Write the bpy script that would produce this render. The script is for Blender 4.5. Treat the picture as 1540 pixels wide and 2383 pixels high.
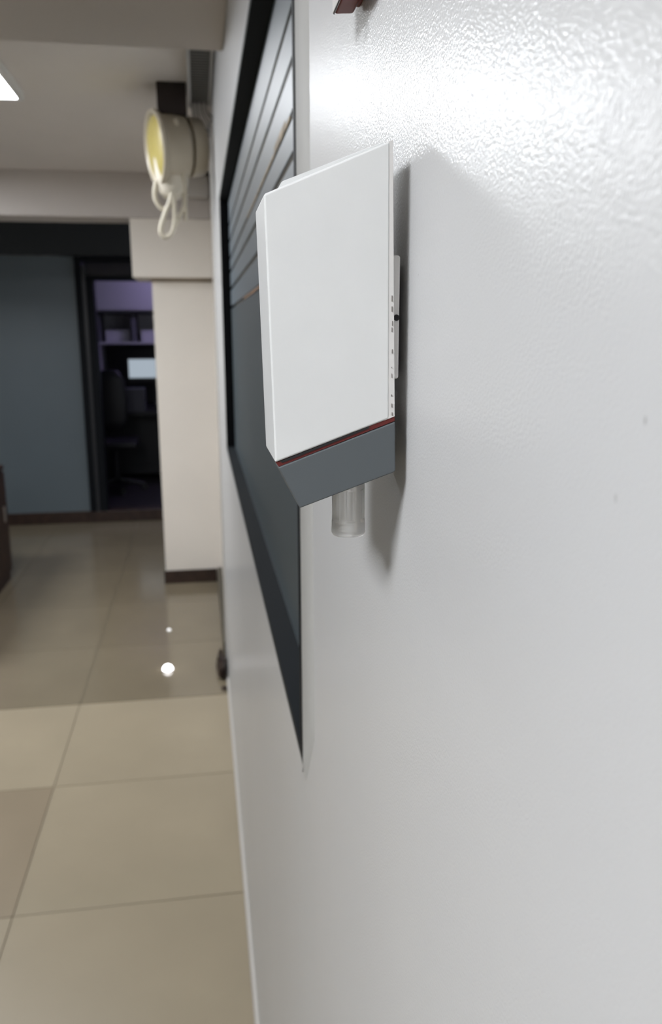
import bpy, bmesh, math, random
from mathutils import Vector, Matrix, noise
random.seed(4)
S = bpy.context.scene
C = S.collection
for o in list(bpy.data.objects): bpy.data.objects.remove(o)

# ------------------------------------------------------------------ camera
cam_d = bpy.data.cameras.new('camera'); cam = bpy.data.objects.new('camera', cam_d); C.objects.link(cam)
S.camera = cam
cam_d.sensor_fit = 'VERTICAL'; cam_d.sensor_height = 36; cam_d.sensor_width = 36*1540/2383
cam_d.lens = 28.63; cam_d.clip_start = .01; cam_d.clip_end = 60
cam_d.dof.use_dof = True; cam_d.dof.focus_distance = .315; cam_d.dof.aperture_fstop = 15
pt, yw, rl = math.radians(12.516), math.radians(8.993), math.radians(-.1586)
fw = Vector((math.sin(yw)*math.cos(pt), math.cos(yw)*math.cos(pt), -math.sin(pt)))
r0 = Vector((math.cos(yw), -math.sin(yw), 0)); u0 = r0.cross(fw)
rt = r0*math.cos(rl)+u0*math.sin(rl); up = -r0*math.sin(rl)+u0*math.cos(rl)
M = Matrix((rt, up, -fw)).transposed().to_4x4(); M.translation = Vector((0, 0, 1.58)); cam.matrix_world = M

# ------------------------------------------------------------------ world and exposure
w = bpy.data.worlds.new('world'); S.world = w; w.use_nodes = True
w.node_tree.nodes['Background'].inputs[0].default_value = (.5, .53, .6, 1)
w.node_tree.nodes['Background'].inputs[1].default_value = .3
S.view_settings.view_transform = 'Standard'; S.view_settings.look = 'None'
S.view_settings.gamma = 1; S.view_settings.use_curve_mapping = False
S.view_settings.exposure = 1.75
PANEL_FAR, PANEL_NEAR, REAR_FILL = 9.0, 17.5, 1.5
LEFT_FILL = 11.0
PURPLE = 26.0

# ------------------------------------------------------------------ materials
def mat(name, col, rough=.5, metal=0, spec=.5, bump=0, bscale=100, var=0, vscale=5, emit=0, ecol=None, coat=0, trans=0, alpha=1, ior=1.45, detail=2):
    m = bpy.data.materials.new(name); m.use_nodes = True; nt = m.node_tree; b = nt.nodes['Principled BSDF']
    b.inputs['Base Color'].default_value = (*col, 1); b.inputs['Roughness'].default_value = rough
    b.inputs['Metallic'].default_value = metal; b.inputs['Specular IOR Level'].default_value = spec
    b.inputs['IOR'].default_value = ior; b.inputs['Coat Weight'].default_value = coat
    b.inputs['Transmission Weight'].default_value = trans; b.inputs['Alpha'].default_value = alpha
    if emit:
        b.inputs['Emission Color'].default_value = (*(ecol or col), 1); b.inputs['Emission Strength'].default_value = emit
    tc = nt.nodes.new('ShaderNodeTexCoord')
    if var:
        n = nt.nodes.new('ShaderNodeTexNoise'); n.inputs['Scale'].default_value = vscale; n.inputs['Detail'].default_value = 4
        nt.links.new(tc.outputs['Object'], n.inputs['Vector'])
        mr = nt.nodes.new('ShaderNodeMapRange'); mr.inputs[1].default_value = .3; mr.inputs[2].default_value = .7
        mr.inputs[3].default_value = 1-var; mr.inputs[4].default_value = 1+var
        nt.links.new(n.outputs['Fac'], mr.inputs[0])
        mx = nt.nodes.new('ShaderNodeMix'); mx.data_type = 'RGBA'; mx.blend_type = 'MULTIPLY'; mx.inputs[0].default_value = 1
        mx.inputs[6].default_value = (*col, 1); nt.links.new(mr.outputs[0], mx.inputs[7]); nt.links.new(mx.outputs[2], b.inputs['Base Color'])
    if bump:
        n = nt.nodes.new('ShaderNodeTexNoise'); n.inputs['Scale'].default_value = bscale; n.inputs['Detail'].default_value = detail
        nt.links.new(tc.outputs['Object'], n.inputs['Vector'])
        bp = nt.nodes.new('ShaderNodeBump'); bp.inputs['Strength'].default_value = 1; bp.inputs['Distance'].default_value = bump
        nt.links.new(n.outputs['Fac'], bp.inputs['Height']); nt.links.new(bp.outputs[0], b.inputs['Normal'])
    return m

def spots(m, pts, plane='YZ'):
    """small stains and painted shade with a shape of their own: (a, b, ra, rb, strength) in metres on the given plane"""
    nt = m.node_tree; b = nt.nodes['Principled BSDF']; L = nt.links
    tc = nt.nodes.new('ShaderNodeTexCoord'); sp = nt.nodes.new('ShaderNodeSeparateXYZ'); L.new(tc.outputs['Object'], sp.inputs[0])
    nz = nt.nodes.new('ShaderNodeTexNoise'); nz.inputs['Scale'].default_value = 700; L.new(tc.outputs['Object'], nz.inputs['Vector'])
    old = b.inputs['Base Color'].links[0].from_socket if b.inputs['Base Color'].links else None
    def mth(op, a, c=None):
        n = nt.nodes.new('ShaderNodeMath'); n.operation = op
        for i, v in enumerate((a, c)):
            if v is None: continue
            if isinstance(v, (int, float)): n.inputs[i].default_value = v
            else: L.new(v, n.inputs[i])
        return n.outputs[0]
    tot = None
    for a, c, ra, rb, s in pts:
        da = mth('DIVIDE', mth('SUBTRACT', sp.outputs[plane[0]], a), ra); db = mth('DIVIDE', mth('SUBTRACT', sp.outputs[plane[1]], c), rb)
        d = mth('ADD', mth('MULTIPLY', da, da), mth('MULTIPLY', db, db))
        d = mth('ADD', d, mth('MULTIPLY', nz.outputs['Fac'], 1.2))
        k = nt.nodes.new('ShaderNodeMapRange'); k.inputs[1].default_value = .5; k.inputs[2].default_value = 1.5
        k.inputs[3].default_value = s; k.inputs[4].default_value = 0; L.new(d, k.inputs[0])
        tot = k.outputs[0] if tot is None else mth('MAXIMUM', tot, k.outputs[0])
    mx = nt.nodes.new('ShaderNodeMix'); mx.data_type = 'RGBA'; L.new(tot, mx.inputs[0])
    if old: L.new(old, mx.inputs[6])
    else: mx.inputs[6].default_value = b.inputs['Base Color'].default_value
    mx.inputs[7].default_value = (.09, .085, .075, 1); L.new(mx.outputs[2], b.inputs['Base Color'])

M_wall = mat('wall_paint', (.57, .57, .57), .50, spec=.5, coat=.36, bump=.00021, bscale=850, var=.015, vscale=3, detail=1.5)
M_wall.node_tree.nodes['Principled BSDF'].inputs['Coat Roughness'].default_value = .14
M_wall.node_tree.links.new(next(n for n in M_wall.node_tree.nodes if n.type == 'BUMP').outputs[0], M_wall.node_tree.nodes['Principled BSDF'].inputs['Coat Normal'])
spots(M_wall, [(.138, 1.564, .0006, .0012, .55), (.1466, 1.5477, .0006, .0012, .4), (.40, 1.712, .010, .006, .4), (.30, 1.60, .0005, .0005, .3),  # widest patch is the painted shadow under the maroon box
               (.255, 1.633, .0004, .0006, .3)])
M_band = mat('smooth_filler', (.47, .465, .445), .6, spec=.3, bump=.0001, bscale=120)
M_pier = mat('cream_paint', (.78, .73, .665), .55, bump=.0002, bscale=150, var=.03, vscale=2)
M_beam = mat('beam_paint', (.56, .52, .49), .75, bump=.0002, bscale=100, var=.03, vscale=2)
M_ceil = mat('ceiling_paint', (.68, .64, .61), .75, bump=.0002, bscale=100, var=.03, vscale=2)
M_black = mat('black_lining', (.006, .007, .009), .6, spec=.12)
M_dark = mat('dark_brown_stone', (.030, .016, .011), .4, var=.3, vscale=20)
M_darkboard = mat('near_black_board', (.020, .023, .026), .5)
M_slate = mat('slate_panel', (.11, .135, .15), .4, var=.05, vscale=1.5)
M_film = mat('frosted_film', (.065, .085, .095), .38, spec=1.0)
M_filmup = mat('pale_film', (.15, .185, .215), .36, spec=1.0)
M_clear = mat('clear_glass', (.004, .005, .006), .25, spec=.08)
M_white = mat('white_abs', (.66, .665, .66), .42, spec=.4, var=.02, vscale=40, bump=.00002, bscale=600)
M_shell = mat('warm_white_abs', (.63, .615, .60), .45)
M_grey = mat('grey_abs', (.090, .101, .108), .45, spec=.4, bump=.00002, bscale=900)
M_red = mat('red_gasket', (.11, .013, .011), .5)
M_maroon = mat('maroon_plastic', (.15, .022, .015), .35)
M_steel = mat('brushed_metal', (.55, .53, .5), .3, metal=1)
M_cap = mat('translucent_cap', (.90, .89, .87), .30, trans=.7, ior=1.3)
M_capcore = mat('sensor_core', (.42, .41, .40), .6)
M_rubber = mat('black_rubber', (.012, .012, .013), .7)
M_tile = mat('cream_tile', (.335, .282, .200), .30, spec=.45, var=.06, vscale=2.2)
M_tile3 = mat('browner_tile', (.275, .222, .155), .30, spec=.45, var=.06, vscale=2.2)
M_tile2 = mat('polished_tile', (.21, .175, .12), .15, spec=.6, var=.10, vscale=1.3)
M_grout = mat('grout', (.24, .20, .145), .8)
M_skirt = mat('white_skirting', (.50, .475, .44), .45)
M_led = mat('led_diffuser', (1, 1, 1), .5, emit=1)
M_frame = mat('lamp_frame', (.68, .69, .68), .4)
M_cream = mat('cream_plastic', (.46, .41, .32), .38, spec=.5)
M_cream2 = mat('pale_cream_plastic', (.66, .61, .51), .3)
M_yellow = mat('yellow_lens', (.46, .38, .11), .35)
M_cable = mat('cream_cable', (.60, .55, .44), .45)
M_duct = mat('grey_duct', (.09, .088, .083), .5)
M_ductlt = mat('pale_duct', (.40, .40, .40), .45)
M_wood = mat('dark_brown_wood', (.035, .018, .012), .5, var=.3, vscale=12)
M_purw = mat('white_laminate', (.55, .55, .58), .5)
M_screen = mat('screen_glow', (.02, .02, .02), .4, emit=.30, ecol=(.36, .42, .48))
M_bdesk = mat('black_plastic', (.01, .01, .012), .5)
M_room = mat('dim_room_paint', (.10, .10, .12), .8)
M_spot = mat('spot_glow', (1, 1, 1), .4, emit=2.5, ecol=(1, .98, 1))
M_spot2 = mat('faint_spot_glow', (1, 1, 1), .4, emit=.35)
M_patch = mat('tan_tape', (.40, .30, .17), .6, var=.4, vscale=30)

# ------------------------------------------------------------------ mesh helpers
def obj(name, bm, m, parent=None, smooth=False, **props):
    bmesh.ops.recalc_face_normals(bm, faces=bm.faces[:])
    me = bpy.data.meshes.new(name); bm.to_mesh(me); bm.free(); me.materials.append(m)
    if smooth:
        for p in me.polygons: p.use_smooth = True
        if smooth != 'all': me.set_sharp_from_angle(angle=math.radians(35))
    o = bpy.data.objects.new(name, me); C.objects.link(o)
    if smooth is True:
        wn = o.modifiers.new('weighted_normals', 'WEIGHTED_NORMAL'); wn.keep_sharp = True; wn.weight = 100
    if parent: o.parent = parent; o.matrix_parent_inverse = Matrix.Translation(-parent.location)
    for k, v in props.items(): o[k] = v
    return o
def thing(name, label, cat, loc, group=None):
    o = bpy.data.objects.new(name, None); C.objects.link(o); o.location = loc; o['label'] = label; o['category'] = cat
    o.empty_display_size = .05
    if group: o['group'] = group
    return o
def tag(o, label, cat, group=None):
    o['label'] = label; o['category'] = cat
    if group: o['group'] = group
    return o
def bx(bm, x0, x1, y0, y1, z0, z1, bev=0, seg=2):
    r = bmesh.ops.create_cube(bm, size=1)
    for v in r['verts']: v.co = Vector(((x0+x1)/2+v.co.x*(x1-x0), (y0+y1)/2+v.co.y*(y1-y0), (z0+z1)/2+v.co.z*(z1-z0)))
    if bev:
        es = list({e for v in r['verts'] for e in v.link_edges})
        bmesh.ops.bevel(bm, geom=es, offset=bev, segments=seg, profile=.5, affect='EDGES')
    return bm
def box(x0, x1, y0, y1, z0, z1, bev=0, seg=2): return bx(bmesh.new(), x0, x1, y0, y1, z0, z1, bev, seg)
def prism(pts, y0, y1, bev=0, seg=3, bm=None):
    """pts in the XZ plane, extruded along Y"""
    bm = bm or bmesh.new()
    a = [bm.verts.new((x, y0, z)) for x, z in pts]; b = [bm.verts.new((x, y1, z)) for x, z in pts]
    n = len(pts); bm.faces.new(a); bm.faces.new(b[::-1])
    for i in range(n): bm.faces.new((a[i], b[i], b[(i+1) % n], a[(i+1) % n]))
    if bev: bmesh.ops.bevel(bm, geom=list({e for v in a+b for e in v.link_edges}), offset=bev, segments=seg, profile=.5, affect='EDGES', clamp_overlap=True)
    return bm
def lathe(prof, n=32, bm=None, mtx=None):
    """prof (r, h) around Z"""
    bm = bm or bmesh.new(); rings = []
    for r, h in prof:
        rings.append([bm.verts.new((r*math.cos(2*math.pi*k/n), r*math.sin(2*math.pi*k/n), h)) for k in range(n)] if r > 1e-6 else [bm.verts.new((0, 0, h))])
    new = [v for R in rings for v in R]
    for A, B in zip(rings, rings[1:]):
        for k in range(n):
            q = [A[k % len(A)], A[(k+1) % len(A)], B[(k+1) % len(B)], B[k % len(B)]]
            q = list(dict.fromkeys(q))
            if len(q) > 2: bm.faces.new(q)
    if mtx:
        for v in new: v.co = mtx @ v.co
    return bm
def spline(P, n=8, closed=False):
    P = [Vector(p) for p in P]; out = []
    for i in range(len(P)-1):
        a = P[max(i-1, 0)]; b = P[i]; c = P[i+1]; d = P[min(i+2, len(P)-1)]
        for k in range(n):
            t = k/n; out.append(.5*((2*b)+(c-a)*t+(2*a-5*b+4*c-d)*t*t+(3*b-a-3*c+d)*t**3))
    return out+[P[-1]]
def tube(P, r, n=10, sub=8, bm=None):
    bm = bm or bmesh.new(); Q = spline(P, sub); prev = None; nrm = None
    for i, p in enumerate(Q):
        t = (Q[min(i+1, len(Q)-1)]-Q[max(i-1, 0)]).normalized()
        if nrm is None: nrm = t.orthogonal().normalized()
        nrm = (nrm-t*nrm.dot(t)).normalized(); bi = t.cross(nrm)
        ring = [bm.verts.new(p+r*(nrm*math.cos(2*math.pi*k/n)+bi*math.sin(2*math.pi*k/n))) for k in range(n)]
        if prev:
            for k in range(n): bm.faces.new((prev[k], prev[(k+1) % n], ring[(k+1) % n], ring[k]))
        else: bm.faces.new(ring[::-1])
        prev = ring
    bm.faces.new(prev); return bm
def struct(name, bm, m, parent=None, **k):
    o = obj(name, bm, m, parent, **k)
    if not parent: o['kind'] = 'structure'
    return o

XW = .08          # face of the right-hand wall
CZ = 2.46         # ceiling
XL, YB = -3.0, -2.6

# ------------------------------------------------------------------ room shell
# right wall: one mesh with the window opening (y .665-2.73, z 1.195-1.99)
def wall_with_hole(x0, x1, ys, zs):
    bm = bmesh.new()
    def V(x, y, z): return bm.verts.new((x, y, z))
    F = {}; 
    for x in (x0, x1):
        for j, y in enumerate(ys):
            for k, z in enumerate(zs): F[x, j, k] = V(x, y, z)
    for x in (x0, x1):
        for j in range(3):
            for k in range(3):
                if (j, k) != (1, 1): bm.faces.new((F[x, j, k], F[x, j+1, k], F[x, j+1, k+1], F[x, j, k+1]))
    for (a, b) in [((0, i), (0, i+1)) for i in range(3)]+[((3, i), (3, i+1)) for i in range(3)]+[((i, 0), (i+1, 0)) for i in range(3)]+[((i, 3), (i+1, 3)) for i in range(3)]+\
                  [((1, 1), (2, 1)), ((2, 1), (2, 2)), ((2, 2), (1, 2)), ((1, 2), (1, 1))]:
        bm.faces.new((F[x0, *a], F[x0, *b], F[x1, *b], F[x1, *a]))
    return bm
struct('wall_right', wall_with_hole(XW, XW+.15, (YB, .667, 2.73, 3.78), (-.05, 1.195, 1.99, CZ)), M_wall)
# recessed stretch of wall between the end of the painted wall and the pier
struct('wall_right_recess', box(.095, .23, 3.78, 5.3, -.05, CZ), M_pier)
M_left = mat('grey_green_paint', (.22, .24, .25), .6, var=.03)
struct('wall_left', box(XL-.1, XL, YB, 7.3, -.05, CZ), M_left)
struct('wall_back', box(XL-.1, .3, YB-.1, YB, -.05, CZ), M_pier)
struct('ceiling', box(XL-.1, .3, YB-.1, 7.1, CZ, CZ+.08), M_ceil)
b1 = struct('trim_1', box(XL, XW, 1.74, 2.10, 2.217, CZ, .004), M_beam)      # cross beam, near
b2 = struct('trim_2', box(XL, .095, 5.02, 5.30, 2.217, CZ, .004), M_beam)    # cross beam, far
pier = struct('wall_pier', box(-.262, .095, 5.12, 5.55, -.05, 2.217), M_pier)
struct('trim_3', box(-.366, .095, 5.03, 5.5, 1.889, 2.216, .004), M_pier)    # boxed-out head of the pier
struct('pier_head_shadow', box(-.268, .095, 5.105, 5.53, 1.870, 1.889), mat('brown_shadow_strip', (.34, .29, .23), .6))  # strip coloured as the shadow line under the pier head
bb = struct('baseboard_pier', box(-.272, .060, 5.105, 5.12, 0, .085, .002), M_dark)
struct('baseboard_recess', box(.066, .095, 3.79, 5.105, 0, .095, .002), mat('olive_dark_board', (.055, .048, .032), .4, var=.3, vscale=10))
# pale filler band beside the window, corner bead at the end of the wall, thin skirting
def band():
    bm = bmesh.new(); n = 90; A = []; 
    for i in range(n+1):
        z = 1.19+(CZ-1.19)*i/n; y1 = .667; y0 = .590+.0035*noise.noise(Vector((0, 0, z*9)))+.002*noise.noise(Vector((3, 0, z*60)))
        if z < 1.26: y0 = .667-(.667-y0)*(.25+.75*(z-1.19)/.07)
        A.append([bm.verts.new(c) for c in ((XW+.001, y0, z), (XW-.0005, y0+.004, z), (XW-.0012, y0+.02, z), (XW-.0012, y1-.003+.0012*noise.noise(Vector((9, 0, z*150))), z), (XW+.001, y1, z))])
    for a, b in zip(A, A[1:]):
        for k in range(4): bm.faces.new((a[k], a[k+1], b[k+1], b[k]))
    return bm
struct('trim_5', band(), M_band, smooth='all')
struct('trim_6', box(XW-.006, XW+.02, 3.745, 3.79, .0, CZ, .003), M_skirt)
def skirt():
    bm = bmesh.new()
    prof = [(XW+.002, 0), (XW-.009, 0), (XW-.010, .006), (XW-.006, .013), (XW+.002, .017)]
    a = [bm.verts.new((x, YB+.01, z)) for x, z in prof]; b = [bm.verts.new((x, 3.74, z)) for x, z in prof]
    for i in range(5): bm.faces.new((a[i], b[i], b[(i+1) % 5], a[(i+1) % 5]))
    bm.faces.new(a); bm.faces.new(b[::-1]); return bm
struct('baseboard_right', skirt(), M_skirt)

# floor: slab with one object per tile
floor = struct('floor', box(XL-.1, 1.2, YB-.1, 11.2, -.06, -.004), M_grout)
tw, tl, g = .655, .666, .0017
tile_mesh = {}
for i in range(-4, 1):
    for j in range(-7, 12):
        x1 = -.5665+tw*(i+1)-.0; x0 = x1-tw; y0 = 3.405+tl*(j-0)-tl*0; y1 = y0+tl
        if y0 > 7.0 or y1 < YB: continue
        far = j >= 0
        if x1 > .09: x1 = .09
        key = (far, x1-x0 < tw-.01)
        if key not in tile_mesh:
            bm = box(g, x1-x0-g, g, tl-g, -.008, 0, 0 if far else .0008, 1); me = bpy.data.meshes.new('tile'); bmesh.ops.recalc_face_normals(bm, faces=bm.faces[:])
            bm.to_mesh(me); bm.free(); me.materials.append(M_tile2 if far else M_tile); tile_mesh[key] = me
        o = bpy.data.objects.new('tile', tile_mesh[key]); C.objects.link(o); o.parent = floor; o.location = (x0, y0, random.uniform(-.0003, .0003) if not far else 0)
        if (i, j) == (-1, -2) or (i, j) == (-2, -1):
            o.material_slots[0].link = 'OBJECT'; o.material_slots[0].material = M_tile3 if (i, j) == (-1, -2) else M_tile

# ------------------------------------------------------------------ far wall with door opening, and the dim room behind
YF = 6.98
fw_ = bpy.data.objects.new('wall_far', None); C.objects.link(fw_); fw_['kind'] = 'structure'; fw_.location = (-1.6, YF, 0)
obj('header_board', box(XL, .3, YF-.02, YF+.1, 2.172, CZ), M_darkboard, fw_)
obj('wall_panel', box(XL, -.955, YF, YF+.09, .0, 2.165), M_slate, fw_)
obj('panel_edge_strip', box(-2.2, -1.06, YF-.006, YF, 2.165, 2.175), mat('mottled_edge', (.10, .10, .095), .4, var=.6, vscale=14), fw_)  # thin mottled grey line along the top of the panel
obj('wall_panel', box(.12, .3, YF, YF+.09, .0, 2.165), M_slate, fw_)
struct('baseboard_far', box(XL, -.955, YF-.02, YF, 0, .10, .002), M_dark)
struct('trim_7', box(-.955, .12, YF-.02, YF+.12, 0, .095, .003), M_dark)     # raised stone threshold
dr = bpy.data.objects.new('door_1', None); C.objects.link(dr); dr['kind'] = 'structure'; dr.location = (-.4, YF, 0)
M_jamb = mat('door_jamb', (.022, .023, .027), .35)
obj('jamb', box(-.955, -.905, YF-.03, YF+.12, .095, 2.165, .004), M_black, dr)
obj('jamb', box(-.905, -.875, YF-.015, YF+.12, .095, 2.10, .003), M_jamb, dr)
obj('jamb', box(-.875, -.815, YF-.02, YF+.12, .095, 2.0, .003), M_black, dr)
obj('jamb', box(.06, .12, YF-.03, YF+.12, .095, 2.165, .004), M_black, dr)
obj('transom', box(-.905, .06, YF-.03, YF+.12, 2.125, 2.17, .003), M_black, dr)
obj('transom', box(-.875, .06, YF-.02, YF+.12, 1.985, 2.02, .003), M_black, dr)
obj('transom_pane', box(-.875, .06, YF+.04, YF+.046, 2.02, 2.125), mat('tinted_pane', (.012, .012, .02), .15), dr)
# room beyond
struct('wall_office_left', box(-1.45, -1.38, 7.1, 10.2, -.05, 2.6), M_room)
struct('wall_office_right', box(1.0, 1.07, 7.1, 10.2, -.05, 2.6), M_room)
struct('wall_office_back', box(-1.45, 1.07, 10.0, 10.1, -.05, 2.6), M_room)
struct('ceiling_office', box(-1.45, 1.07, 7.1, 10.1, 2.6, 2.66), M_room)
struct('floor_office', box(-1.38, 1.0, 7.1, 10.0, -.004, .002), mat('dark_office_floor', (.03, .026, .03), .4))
t = thing('wall_cabinet', 'white wall cabinet lit violet, seen high through the far doorway', 'cabinet', (-.3, 9.7, 1.44))
obj('carcass', box(-1.12, .9, 9.52, 10.0, 1.80, 2.36), M_purw, t)
for k, (a, b_) in enumerate(((-1.11, -.45), (-.44, .22), (.23, .89))): obj('door', box(a, b_, 9.50, 9.52, 1.815, 2.35, .002), M_purw, t)
obj('shelf_board', box(-1.12, .9, 9.5, 10, 1.445, 1.47), M_purw, t)
obj('back_panel', box(-1.12, .9, 9.96, 10, 1.47, 1.80), M_purw, t)
obj('shelf_lip', box(-1.12, .9, 9.49, 9.53, 1.765, 1.80), M_bdesk, t)
for a in (-1.12, -.735, -.06, .5): obj('divider', box(a, a+.05, 9.52, 9.96, 1.47, 1.80), mat('dim_divider', (.13, .13, .15), .6), t)
for k, a in enumerate((-1.03, -.64, .05)): 
    o = obj('file_box', box(a, a+.27, 9.62, 9.9, 1.47, 1.60, .004), M_purw); tag(o, ('pale box at the left end of the shelf under the violet cabinet', 'pale box right of the shelf divider under the violet cabinet', 'pale box on the cabinet shelf, hidden side behind the pier')[k], 'box')
o = obj('side_panel', box(-1.13, -1.08, 9.2, 10, .4, 1.445), M_purw, t)
t = thing('office_desk', 'black desk in the unlit room beyond the doorway', 'desk', (-.3, 9.1, 0))
obj('desktop', box(-1.03, .9, 8.75, 9.9, .72, .76, .004), M_bdesk, t); obj('modesty_panel', box(-1.0, .88, 9.1, 9.13, .05, .72), M_bdesk, t)
obj('leg', box(-1.03, -.98, 8.8, 9.85, .002, .72), M_bdesk, t); obj('leg', box(.85, .9, 8.8, 9.85, .002, .72), M_bdesk, t)
struct('desk_backboard', box(-1.03, .9, 9.93, 9.99, .77, 1.42), M_bdesk)  # backboard of the office desk, as a separate piece
t = thing('monitor', 'lit computer monitor on the black desk beyond the doorway', 'monitor', (-.46, 9.05, .76))
obj('housing', box(-.76, -.16, 9.01, 9.04, 1.06, 1.31, .004), M_bdesk, t); obj('screen', box(-.745, -.175, 9.004, 9.012, 1.10, 1.295), M_screen, t)
obj('neck', box(-.49, -.43, 9.04, 9.07, .78, 1.15), M_bdesk, t); obj('foot', box(-.58, -.34, 8.98, 9.15, .76, .775, .003), M_bdesk, t)
o = obj('paper_stack', box(-.80, -.58, 8.78, 8.98, .76, 1.0, .005), mat('dim_paper', (.08, .08, .10), .6)); tag(o, 'grey pile of papers on the black desk before the lit monitor', 'papers')
t = thing('office_chair', 'black high-backed office chair silhouetted left of the lit monitor', 'chair', (-.87, 8.4, 0))
obj('backrest', lathe([(0, -.3), (.09, -.29), (.14, -.2), (.15, 0), (.13, .2), (.08, .28), (0, .3)], 20, mtx=Matrix.Translation((-.87, 8.2, .93)) @ Matrix.Diagonal((1.1, .35, 1, 1))), M_bdesk, t, smooth='all')
obj('seat', box(-1.1, -.64, 8.2, 8.65, .44, .52, .03, 3), M_bdesk, t, smooth=True)
obj('column', lathe([(.03, .1), (.03, .45)], 12, mtx=Matrix.Translation((-.87, 8.42, 0))), M_bdesk, t)
for k in range(5):
    a = k*2*math.pi/5; obj('base_spoke', tube([(-.87, 8.42, .12), (-.87+.27*math.cos(a), 8.42+.27*math.sin(a), .06)], .02, 8, 1), M_bdesk, t)
    obj('caster', lathe([(0, -.02), (.03, -.02), (.03, .02), (0, .02)], 12, mtx=Matrix.Translation((-.87+.27*math.cos(a), 8.42+.27*math.sin(a), .032)) @ Matrix.Rotation(math.pi/2, 4, 'X')), M_bdesk, t)
t = thing('tube_lamp', 'violet tube lamp high in the office beyond the doorway, hidden by the pier', 'lamp', (.1, 8.9, 2.6))
obj('lamp_body', box(-.15, .45, 8.86, 8.94, 2.56, 2.6, .004), M_frame, t)
obj('lamp_tube', box(-.14, .44, 8.88, 8.92, 2.535, 2.56), mat('violet_glow', (1, 1, 1), .5, emit=PURPLE, ecol=(.62, .52, 1)), t)

# ------------------------------------------------------------------ window in the right wall
win = bpy.data.objects.new('window_1', None); C.objects.link(win); win['kind'] = 'structure'; win.location = (XW+.02, 1.7, 1.6)
wz0, wz1, wy0, wy1, XG = 1.205, 1.98, .675, 2.72, XW+.028
obj('sill_board', box(XW-.0006, XW+.04, .667, 2.73, 1.195, wz0), mat('slate_sill', (.010, .013, .016), .6, spec=.2), win)
obj('head_board', box(XW-.0006, XW+.04, .667, 2.73, wz1, 1.99), M_black, win)
obj('jamb_board', box(XW-.0006, XW+.04, 2.72, 2.73, wz0, wz1), M_black, win)
obj('jamb_board', box(XW-.0019, XW+.04, .665, .677, wz0, wz1), M_black, win)
obj('glass_pane', box(XG, XG+.005, wy0, wy1, wz0, wz1), M_clear, win)
edges = [1.205, 1.655, 1.712, 1.764, 1.805, 1.856, 1.905, 1.98]
for a, b_ in zip(edges, edges[1:]):
    obj('film_strip', box(XG-.0012, XG, wy0, wy1-.02, a+(.005 if a > 1.3 else 0), b_-.005), M_filmup if a > 1.6 else M_film, win)
# masking tape left along one upper clear gap
obj('gap_strip', box(XG-.0018, XG-.0010, .95, 1.75, 1.8045, 1.8085), M_patch, win)
obj('gap_strip', box(XG-.0018, XG-.0012, 1.0, 1.14, 1.808, 1.815), M_patch, win)
obj('gap_strip', box(XG-.0018, XG-.0012, 1.35, 1.95, 1.653, 1.657), mat('orange_reflection', (.45, .27, .16), .6, var=.3, vscale=20), win)  # orange reflection on the lowest gap, painted as a strip
# dim space behind the glass
struct('wall_behind_window', box(.9, .95, .3, 3.4, .9, 2.3), M_room)

# ------------------------------------------------------------------ the sensor
YN, DW = .3088, .043
sn = thing('wall_temperature_sensor', 'white slanted sensor box with grey base and clear filter cap on the pale wall', 'sensor', (.078, YN+DW/2, 1.585))
body = [(.0248, 1.6280), (.0709, 1.6472), (.0719, 1.54675), (.0272, 1.5307)]
o = obj('front_cover', prism(body, YN, YN+DW, .0009, 3), M_white, sn, smooth=True)
o = obj('back_shell', prism([(.0690, 1.6462), (.0709, 1.6470), (.0720, 1.6476), (.0741, 1.5476), (.0700, 1.5461)], YN+.0003, YN+DW-.0003, .00015, 2), M_shell, sn, smooth=True)
# raised cover plate on the sloping top
obj('top_plate', prism([(.0302, 1.6299), (.0315, 1.6326), (.0322, 1.6331), (.0690, 1.6473), (.0700, 1.6466), (.0700, 1.6462)], YN+.003, YN+DW-.002, .0003, 2), M_white, sn, smooth=True)
obj('red_seal', prism([(.0276, 1.5307), (.0740, 1.5476), (.0742, 1.5459), (.0286, 1.5291)], YN+.0006, YN+DW-.0006), M_red, sn)
obj('gasket', prism([(.0290, 1.5312), (.0640, 1.54395), (.0640, 1.54325), (.0300, 1.5306)], YN+.0003, YN+.0010), M_rubber, sn)
obj('grey_base', prism([(.0284, 1.5289), (.0743, 1.5456), (.0747, 1.5262), (.0737, 1.5255), (.0366, 1.5125)], YN, YN+DW, .0008, 3), M_grey, sn, smooth=True)
# wall bracket
br = obj('wall_bracket', box(.0712, .0765, YN+.0045, YN+DW-.004, 1.5618, 1.6080, .0010, 4), M_shell, sn, smooth=True)
obj('bracket_screw', lathe([(0, 0), (.0011, 0), (.0012, .0006), (.0006, .0008), (0, .0004)], 16, mtx=Matrix.Translation((.0751, YN+.0045, 1.5850)) @ Matrix.Rotation(math.pi/2, 4, 'X')), M_rubber, br, smooth=True)
obj('gap_block', box(.0765, .0803, YN+.023, YN+DW-.005, 1.564, 1.606), M_rubber, sn)  # black block standing in for the dark gap behind the bracket
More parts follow.
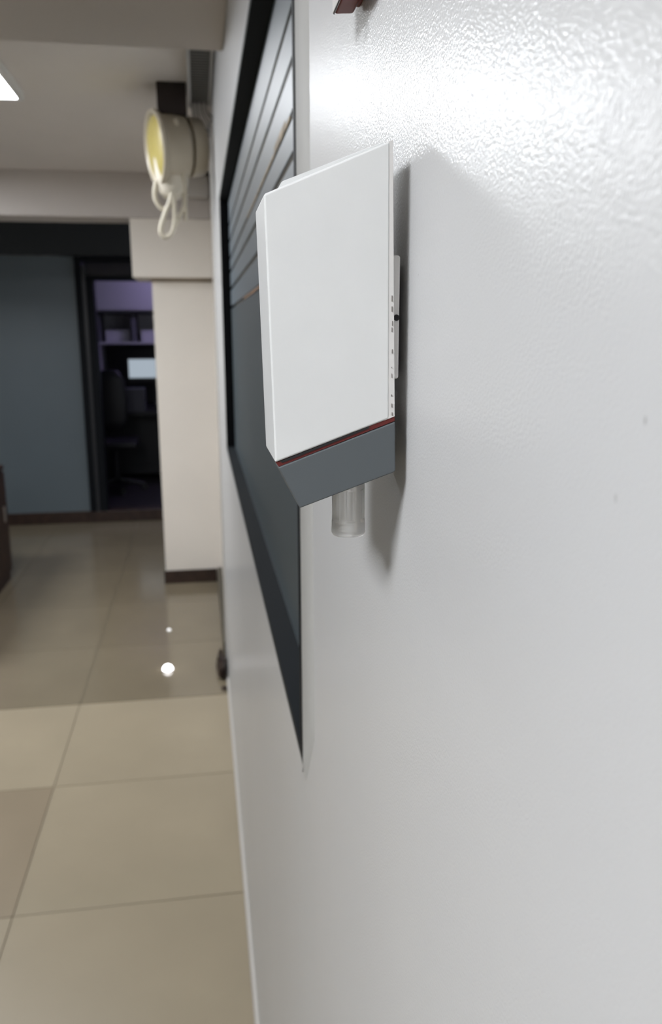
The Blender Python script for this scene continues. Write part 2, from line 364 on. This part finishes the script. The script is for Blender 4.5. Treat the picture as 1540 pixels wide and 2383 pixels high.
# filter cap: slotted translucent thimble
CX, CY = .0593, YN+DW/2-.002
mt = Matrix.Translation((CX, CY, 0))
def cap():
    bm = bmesh.new(); n = 48; hs = [1.5245, 1.5165, 1.5155, 1.5035, 1.5025, 1.4975, 1.4965, 1.4962]
    R = [.0068, .0068, .0068, .0068, .0070, .0071, .0065, .0050]
    rings = []
    for r, h in zip(R, hs):
        ring = []
        for k in range(n):
            rr = r
            if h in (1.5155, 1.5035) and (k % 8) in (2, 3, 4, 5): rr = r-.0009
            ring.append(bm.verts.new((CX+rr*math.cos(2*math.pi*k/n), CY+rr*math.sin(2*math.pi*k/n), h)))
        rings.append(ring)
    for A, B in zip(rings, rings[1:]):
        for k in range(n): bm.faces.new((A[k], A[(k+1) % n], B[(k+1) % n], B[k]))
    bm.faces.new(rings[0]); bm.faces.new(rings[-1]); return bm
cp = obj('filter_cap', cap(), M_cap, sn, smooth=True, label='translucent ribbed filter cap')
obj('sensor_core', lathe([(0, 1.5235), (.0040, 1.5235), (.0040, 1.508), (.0034, 1.5045), (0, 1.5045)], 20, mtx=mt), M_capcore, cp, smooth=True)
for k in range(4):
    a = .5+k*math.pi/2; obj('core_rib', box(-.0004, .0004, .0038, .0054, 1.506, 1.5225), M_rubber, cp).location = (0, 0, 0)
    q = cp.children[-1]; q.data.transform(Matrix.Translation((CX, CY, 0)) @ Matrix.Rotation(a, 4, 'Z'))
# scuffs along the seam
random.seed(11)
sc = bmesh.new(); zz = 1.548
while zz < 1.595:
    l = random.uniform(.0004, .0022); 
    if random.random() < .8:
        x = .0724+(1.595-zz)*.010+random.uniform(-.00012, .00012); wd = random.uniform(.00005, .00013)
        bx(sc, x-wd, x+wd, YN-.00004, YN+.0003, zz, zz+l)
    zz += l+random.uniform(.0004, .0035)
obj('scuff_marks', sc, mat('scuff', (.14, .12, .11), .8), sn, kind='stuff')

# ------------------------------------------------------------------ maroon box at the top of the frame
t = thing('alarm_call_point', 'reddish brown plastic box on the wall above the white sensor', 'box', (XW, .39, 1.75))
obj('housing', prism([(.0680, 1.7245), (.0775, 1.7252), (.0775, 1.80), (.0665, 1.80)], .365, .417, .0015, 3), M_maroon, t, smooth=True)
obj('back_plate', box(.0775, .08, .367, .415, 1.7275, 1.798, .0006), M_maroon, t)
obj('edge_trim', prism([(.0673, 1.7250), (.0681, 1.7242), (.0670, 1.7990), (.0659, 1.7990)], .3655, .4165, .0002, 1), M_steel, t, label='bright metal edge')

# ------------------------------------------------------------------ ceiling panel lights
def panel(x0, x1, y0, y1, power, label):
    t = thing('ceiling_light', label, 'light', ((x0+x1)/2, (y0+y1)/2, CZ), 'square ceiling panels')
    z0 = 2.428
    for a in ((x0-.022, x0, y0-.022, y1+.022), (x1, x1+.022, y0-.022, y1+.022), (x0, x1, y0-.022, y0), (x0, x1, y1, y1+.022)):
        obj('frame', box(*a, z0, CZ, .002, 1), M_frame, t)
    m = mat('panel_glow', (1, 1, 1), .5, emit=power, ecol=(.94, .97, 1.01))
    obj('diffuser', box(x0, x1, y0, y1, z0+.001, z0+.006), m, t)
panel(-1.236, -.636, 2.84, 3.44, PANEL_FAR, 'bright square ceiling panel beyond the near cross beam')
panel(-1.20, -.70, -.65, -.15, PANEL_NEAR, 'square ceiling panel above the spot where the photographer stands')
panel(-2.35, -1.75, 3.9, 4.5, LEFT_FILL, 'added square fill panel further left, out of view, lighting the pier')  # added out of view to brighten the pier
panel(-1.236, -.636, -2.3, -1.7, REAR_FILL, 'added square fill panel at the rear end of the corridor, out of view')  # unseen fill panel added behind the camera

# ------------------------------------------------------------------ cream fixture hanging by the wall
FY = 3.3
fx = thing('drum_lamp', 'cream drum fixture with yellow oval face and looped cable, high by the wall', 'fixture', (-.07, FY, CZ))
ax = Vector((-math.cos(math.radians(17)), -math.sin(math.radians(17)), -.10)).normalized()
q = ax.to_track_quat('Z', 'Y').to_matrix().to_4x4()
T = Matrix.Translation((-.130, FY, 2.245)) @ q
obj('drum_body', lathe([(0, -.12), (.085, -.12), (.112, -.105), (.118, -.06), (.118, -.02), (.128, -.012), (.133, 0), (.130, .008), (.121, .009), (.113, .003), (.110, -.002), (0, -.002)], 48, mtx=T), M_cream, fx, smooth=True)
obj('yellow_face', lathe([(.110, -.001), (.102, .005), (.07, .010), (0, .012)], 40, mtx=T), M_yellow, fx, smooth='all', label='yellow oval face')
obj('lower_housing', lathe([(0, 2.068), (.030, 2.072), (.050, 2.09), (.060, 2.13), (.064, 2.2), (.062, 2.30), (.050, 2.36), (0, 2.37)], 32, mtx=Matrix.Translation((-.078, FY+.02, 0))), M_cream2, fx, smooth=True)
obj('ceiling_block', box(-.118, -.012, FY-.05, FY+.06, 2.352, CZ, .003), mat('dark_brown_block', (.02, .012, .010), .7), fx)  # dark brown block between the drum and the ceiling
obj('rear_shroud', lathe([(0, -.185), (.07, -.185), (.10, -.17), (.108, -.12), (0, -.12)], 36, mtx=T), M_cream, fx, smooth=True)
k = FY/3.7
def P(x, z, dy=0): return (x*k, FY+dy, 1.58+(z-1.58)*k)
obj('cable', tube([P(-.150, 2.20), P(-.160, 2.15), P(-.155, 2.115), P(-.131, 2.086), P(-.105, 2.092), P(-.088, 2.13), P(-.075, 2.20)], .0085, 10), M_cable, fx, smooth='all')
obj('cable', tube([P(-.080, 2.20, -.02), P(-.096, 2.12, -.02), P(-.124, 2.055, -.02), P(-.141, 2.00, -.02), P(-.134, 1.976, -.02), P(-.118, 1.971, -.02), P(-.092, 1.995, -.02), P(-.080, 2.06, -.02), P(-.088, 2.20, -.02)], .009, 10), M_cable, fx, smooth='all')
obj('cable', tube([P(-.098, 1.985, .0), P(-.064, 2.05, .0), P(-.040, 2.10, .0), P(-.034, 2.15, .0), P(-.045, 2.30, -.06), P(-.058, 2.42, -.08)], .008, 10), M_cable, fx, smooth='all')
obj('cable', tube([P(-.04, 2.14, .0), P(-.034, 2.08, .0), P(-.036, 2.04, .0)], .007, 10), M_cable, fx, smooth='all')

# ------------------------------------------------------------------ slatted cable trunking along the top of the wall
t = thing('cable_trunking', 'grey slatted cable trunking with cables spilling from its end, high on the wall', 'trunking', (.04, 2.7, CZ))
obj('side_rail', box(-.006, .004, 2.102, 3.30, 2.385, CZ, .001), M_ductlt, t)
obj('side_rail', box(.066, .076, 2.102, 3.30, 2.395, CZ, .001), M_ductlt, t)
obj('top_plate', box(.004, .066, 2.102, 3.30, 2.445, CZ), M_duct, t)
sl = None
for i in range(44):
    y = 2.12+i*.0268
    if sl is None: sl = obj('slat', box(.004, .066, y, y+.017, 2.398, 2.404), M_duct, t); y0_ = y
    else:
        c = sl.copy(); C.objects.link(c); c.location = (sl.location[0], y-y0_, sl.location[2])
for i in range(7):
    x = .008+.0085*i
    obj('cable', tube([(x, 3.24, 2.41), (x+.002, 3.33, 2.385), (x+.012+.002*i, 3.42, 2.345+.006*i), (.071, 3.50, 2.335+.008*i)], .0032, 6, 6), M_ductlt if i % 2 else M_duct, t, smooth='all')
o = obj('junction_box', box(-.035, .085, 4.93, 5.02, 2.325, 2.43, .004), mat('pale_box', (.55, .53, .51), .5)); tag(o, 'small pale box fixed to the far cross beam beside the wall', 'box')

# ------------------------------------------------------------------ things on the floor
def floor_spot(x, y, r, m, label):  # glowing domes added in place of reflections on the floor
    t = thing('floor_glint', label, 'light', (x, y, 0))
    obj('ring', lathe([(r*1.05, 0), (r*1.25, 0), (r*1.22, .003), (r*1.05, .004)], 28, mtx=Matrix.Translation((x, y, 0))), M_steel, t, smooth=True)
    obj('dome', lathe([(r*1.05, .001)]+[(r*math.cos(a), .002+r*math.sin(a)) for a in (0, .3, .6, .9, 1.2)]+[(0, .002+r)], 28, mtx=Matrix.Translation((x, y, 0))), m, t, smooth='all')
floor_spot(-.2037, 3.72, .024, M_spot, 'small glowing dome standing in for a reflection on the polished floor before the pier')
floor_spot(-.216, 4.25, .010, M_spot2, 'faint tiny glowing dome standing in for a reflection just behind the bright one')
def lump(seed, c, s, rot=0):
    bm = bmesh.new(); bmesh.ops.create_icosphere(bm, subdivisions=3, radius=1)
    for v in bm.verts:
        d = 1+.45*noise.noise(v.co*1.6+Vector((seed, 0, 0)))+.2*noise.noise(v.co*4+Vector((seed, 3, 0)))
        v.co = Vector((v.co.x*s[0]*d, v.co.y*s[1]*d, max(v.co.z, -.6)*s[2]*d)); v.co = Matrix.Rotation(rot, 3, 'Z') @ v.co + Vector(c)
        v.co.z = max(v.co.z, .001); v.co.x = min(v.co.x, .0695)
    return bm
o = obj('crumpled_cloth', lump(2, (.052, 3.66, .03), (.022, .12, .05)), M_dark, smooth=True); tag(o, 'crumpled dark brown scrap at the foot of the wall end', 'scrap')
o = obj('stone_chip', lump(7, (.058, 3.46, .004), (.012, .02, .006)), M_dark, smooth=True); tag(o, 'small dark chip on the tile joint at the wall foot', 'chip')
t = thing('wooden_sideboard', 'low dark brown wooden sideboard at the left edge', 'sideboard', (-1.6, 4.7, 0))
obj('body', box(-1.95, -1.275, 4.0, 5.42, .05, .72, .006), M_wood, t); obj('worktop', box(-1.97, -1.268, 3.98, 5.44, .72, .75, .006), M_wood, t)
obj('plinth', box(-1.93, -1.276, 4.03, 5.40, 0, .05), M_wood, t)
for j in range(3):
    d = obj('door', box(-1.275, -1.262, 4.02+j*.467, 4.475+j*.467, .06, .71, .004), M_wood, t)
    obj('handle', box(-1.262, -1.252, 4.43+j*.467-.06, 4.44+j*.467-.06, .4, .5, .002), M_steel, d)
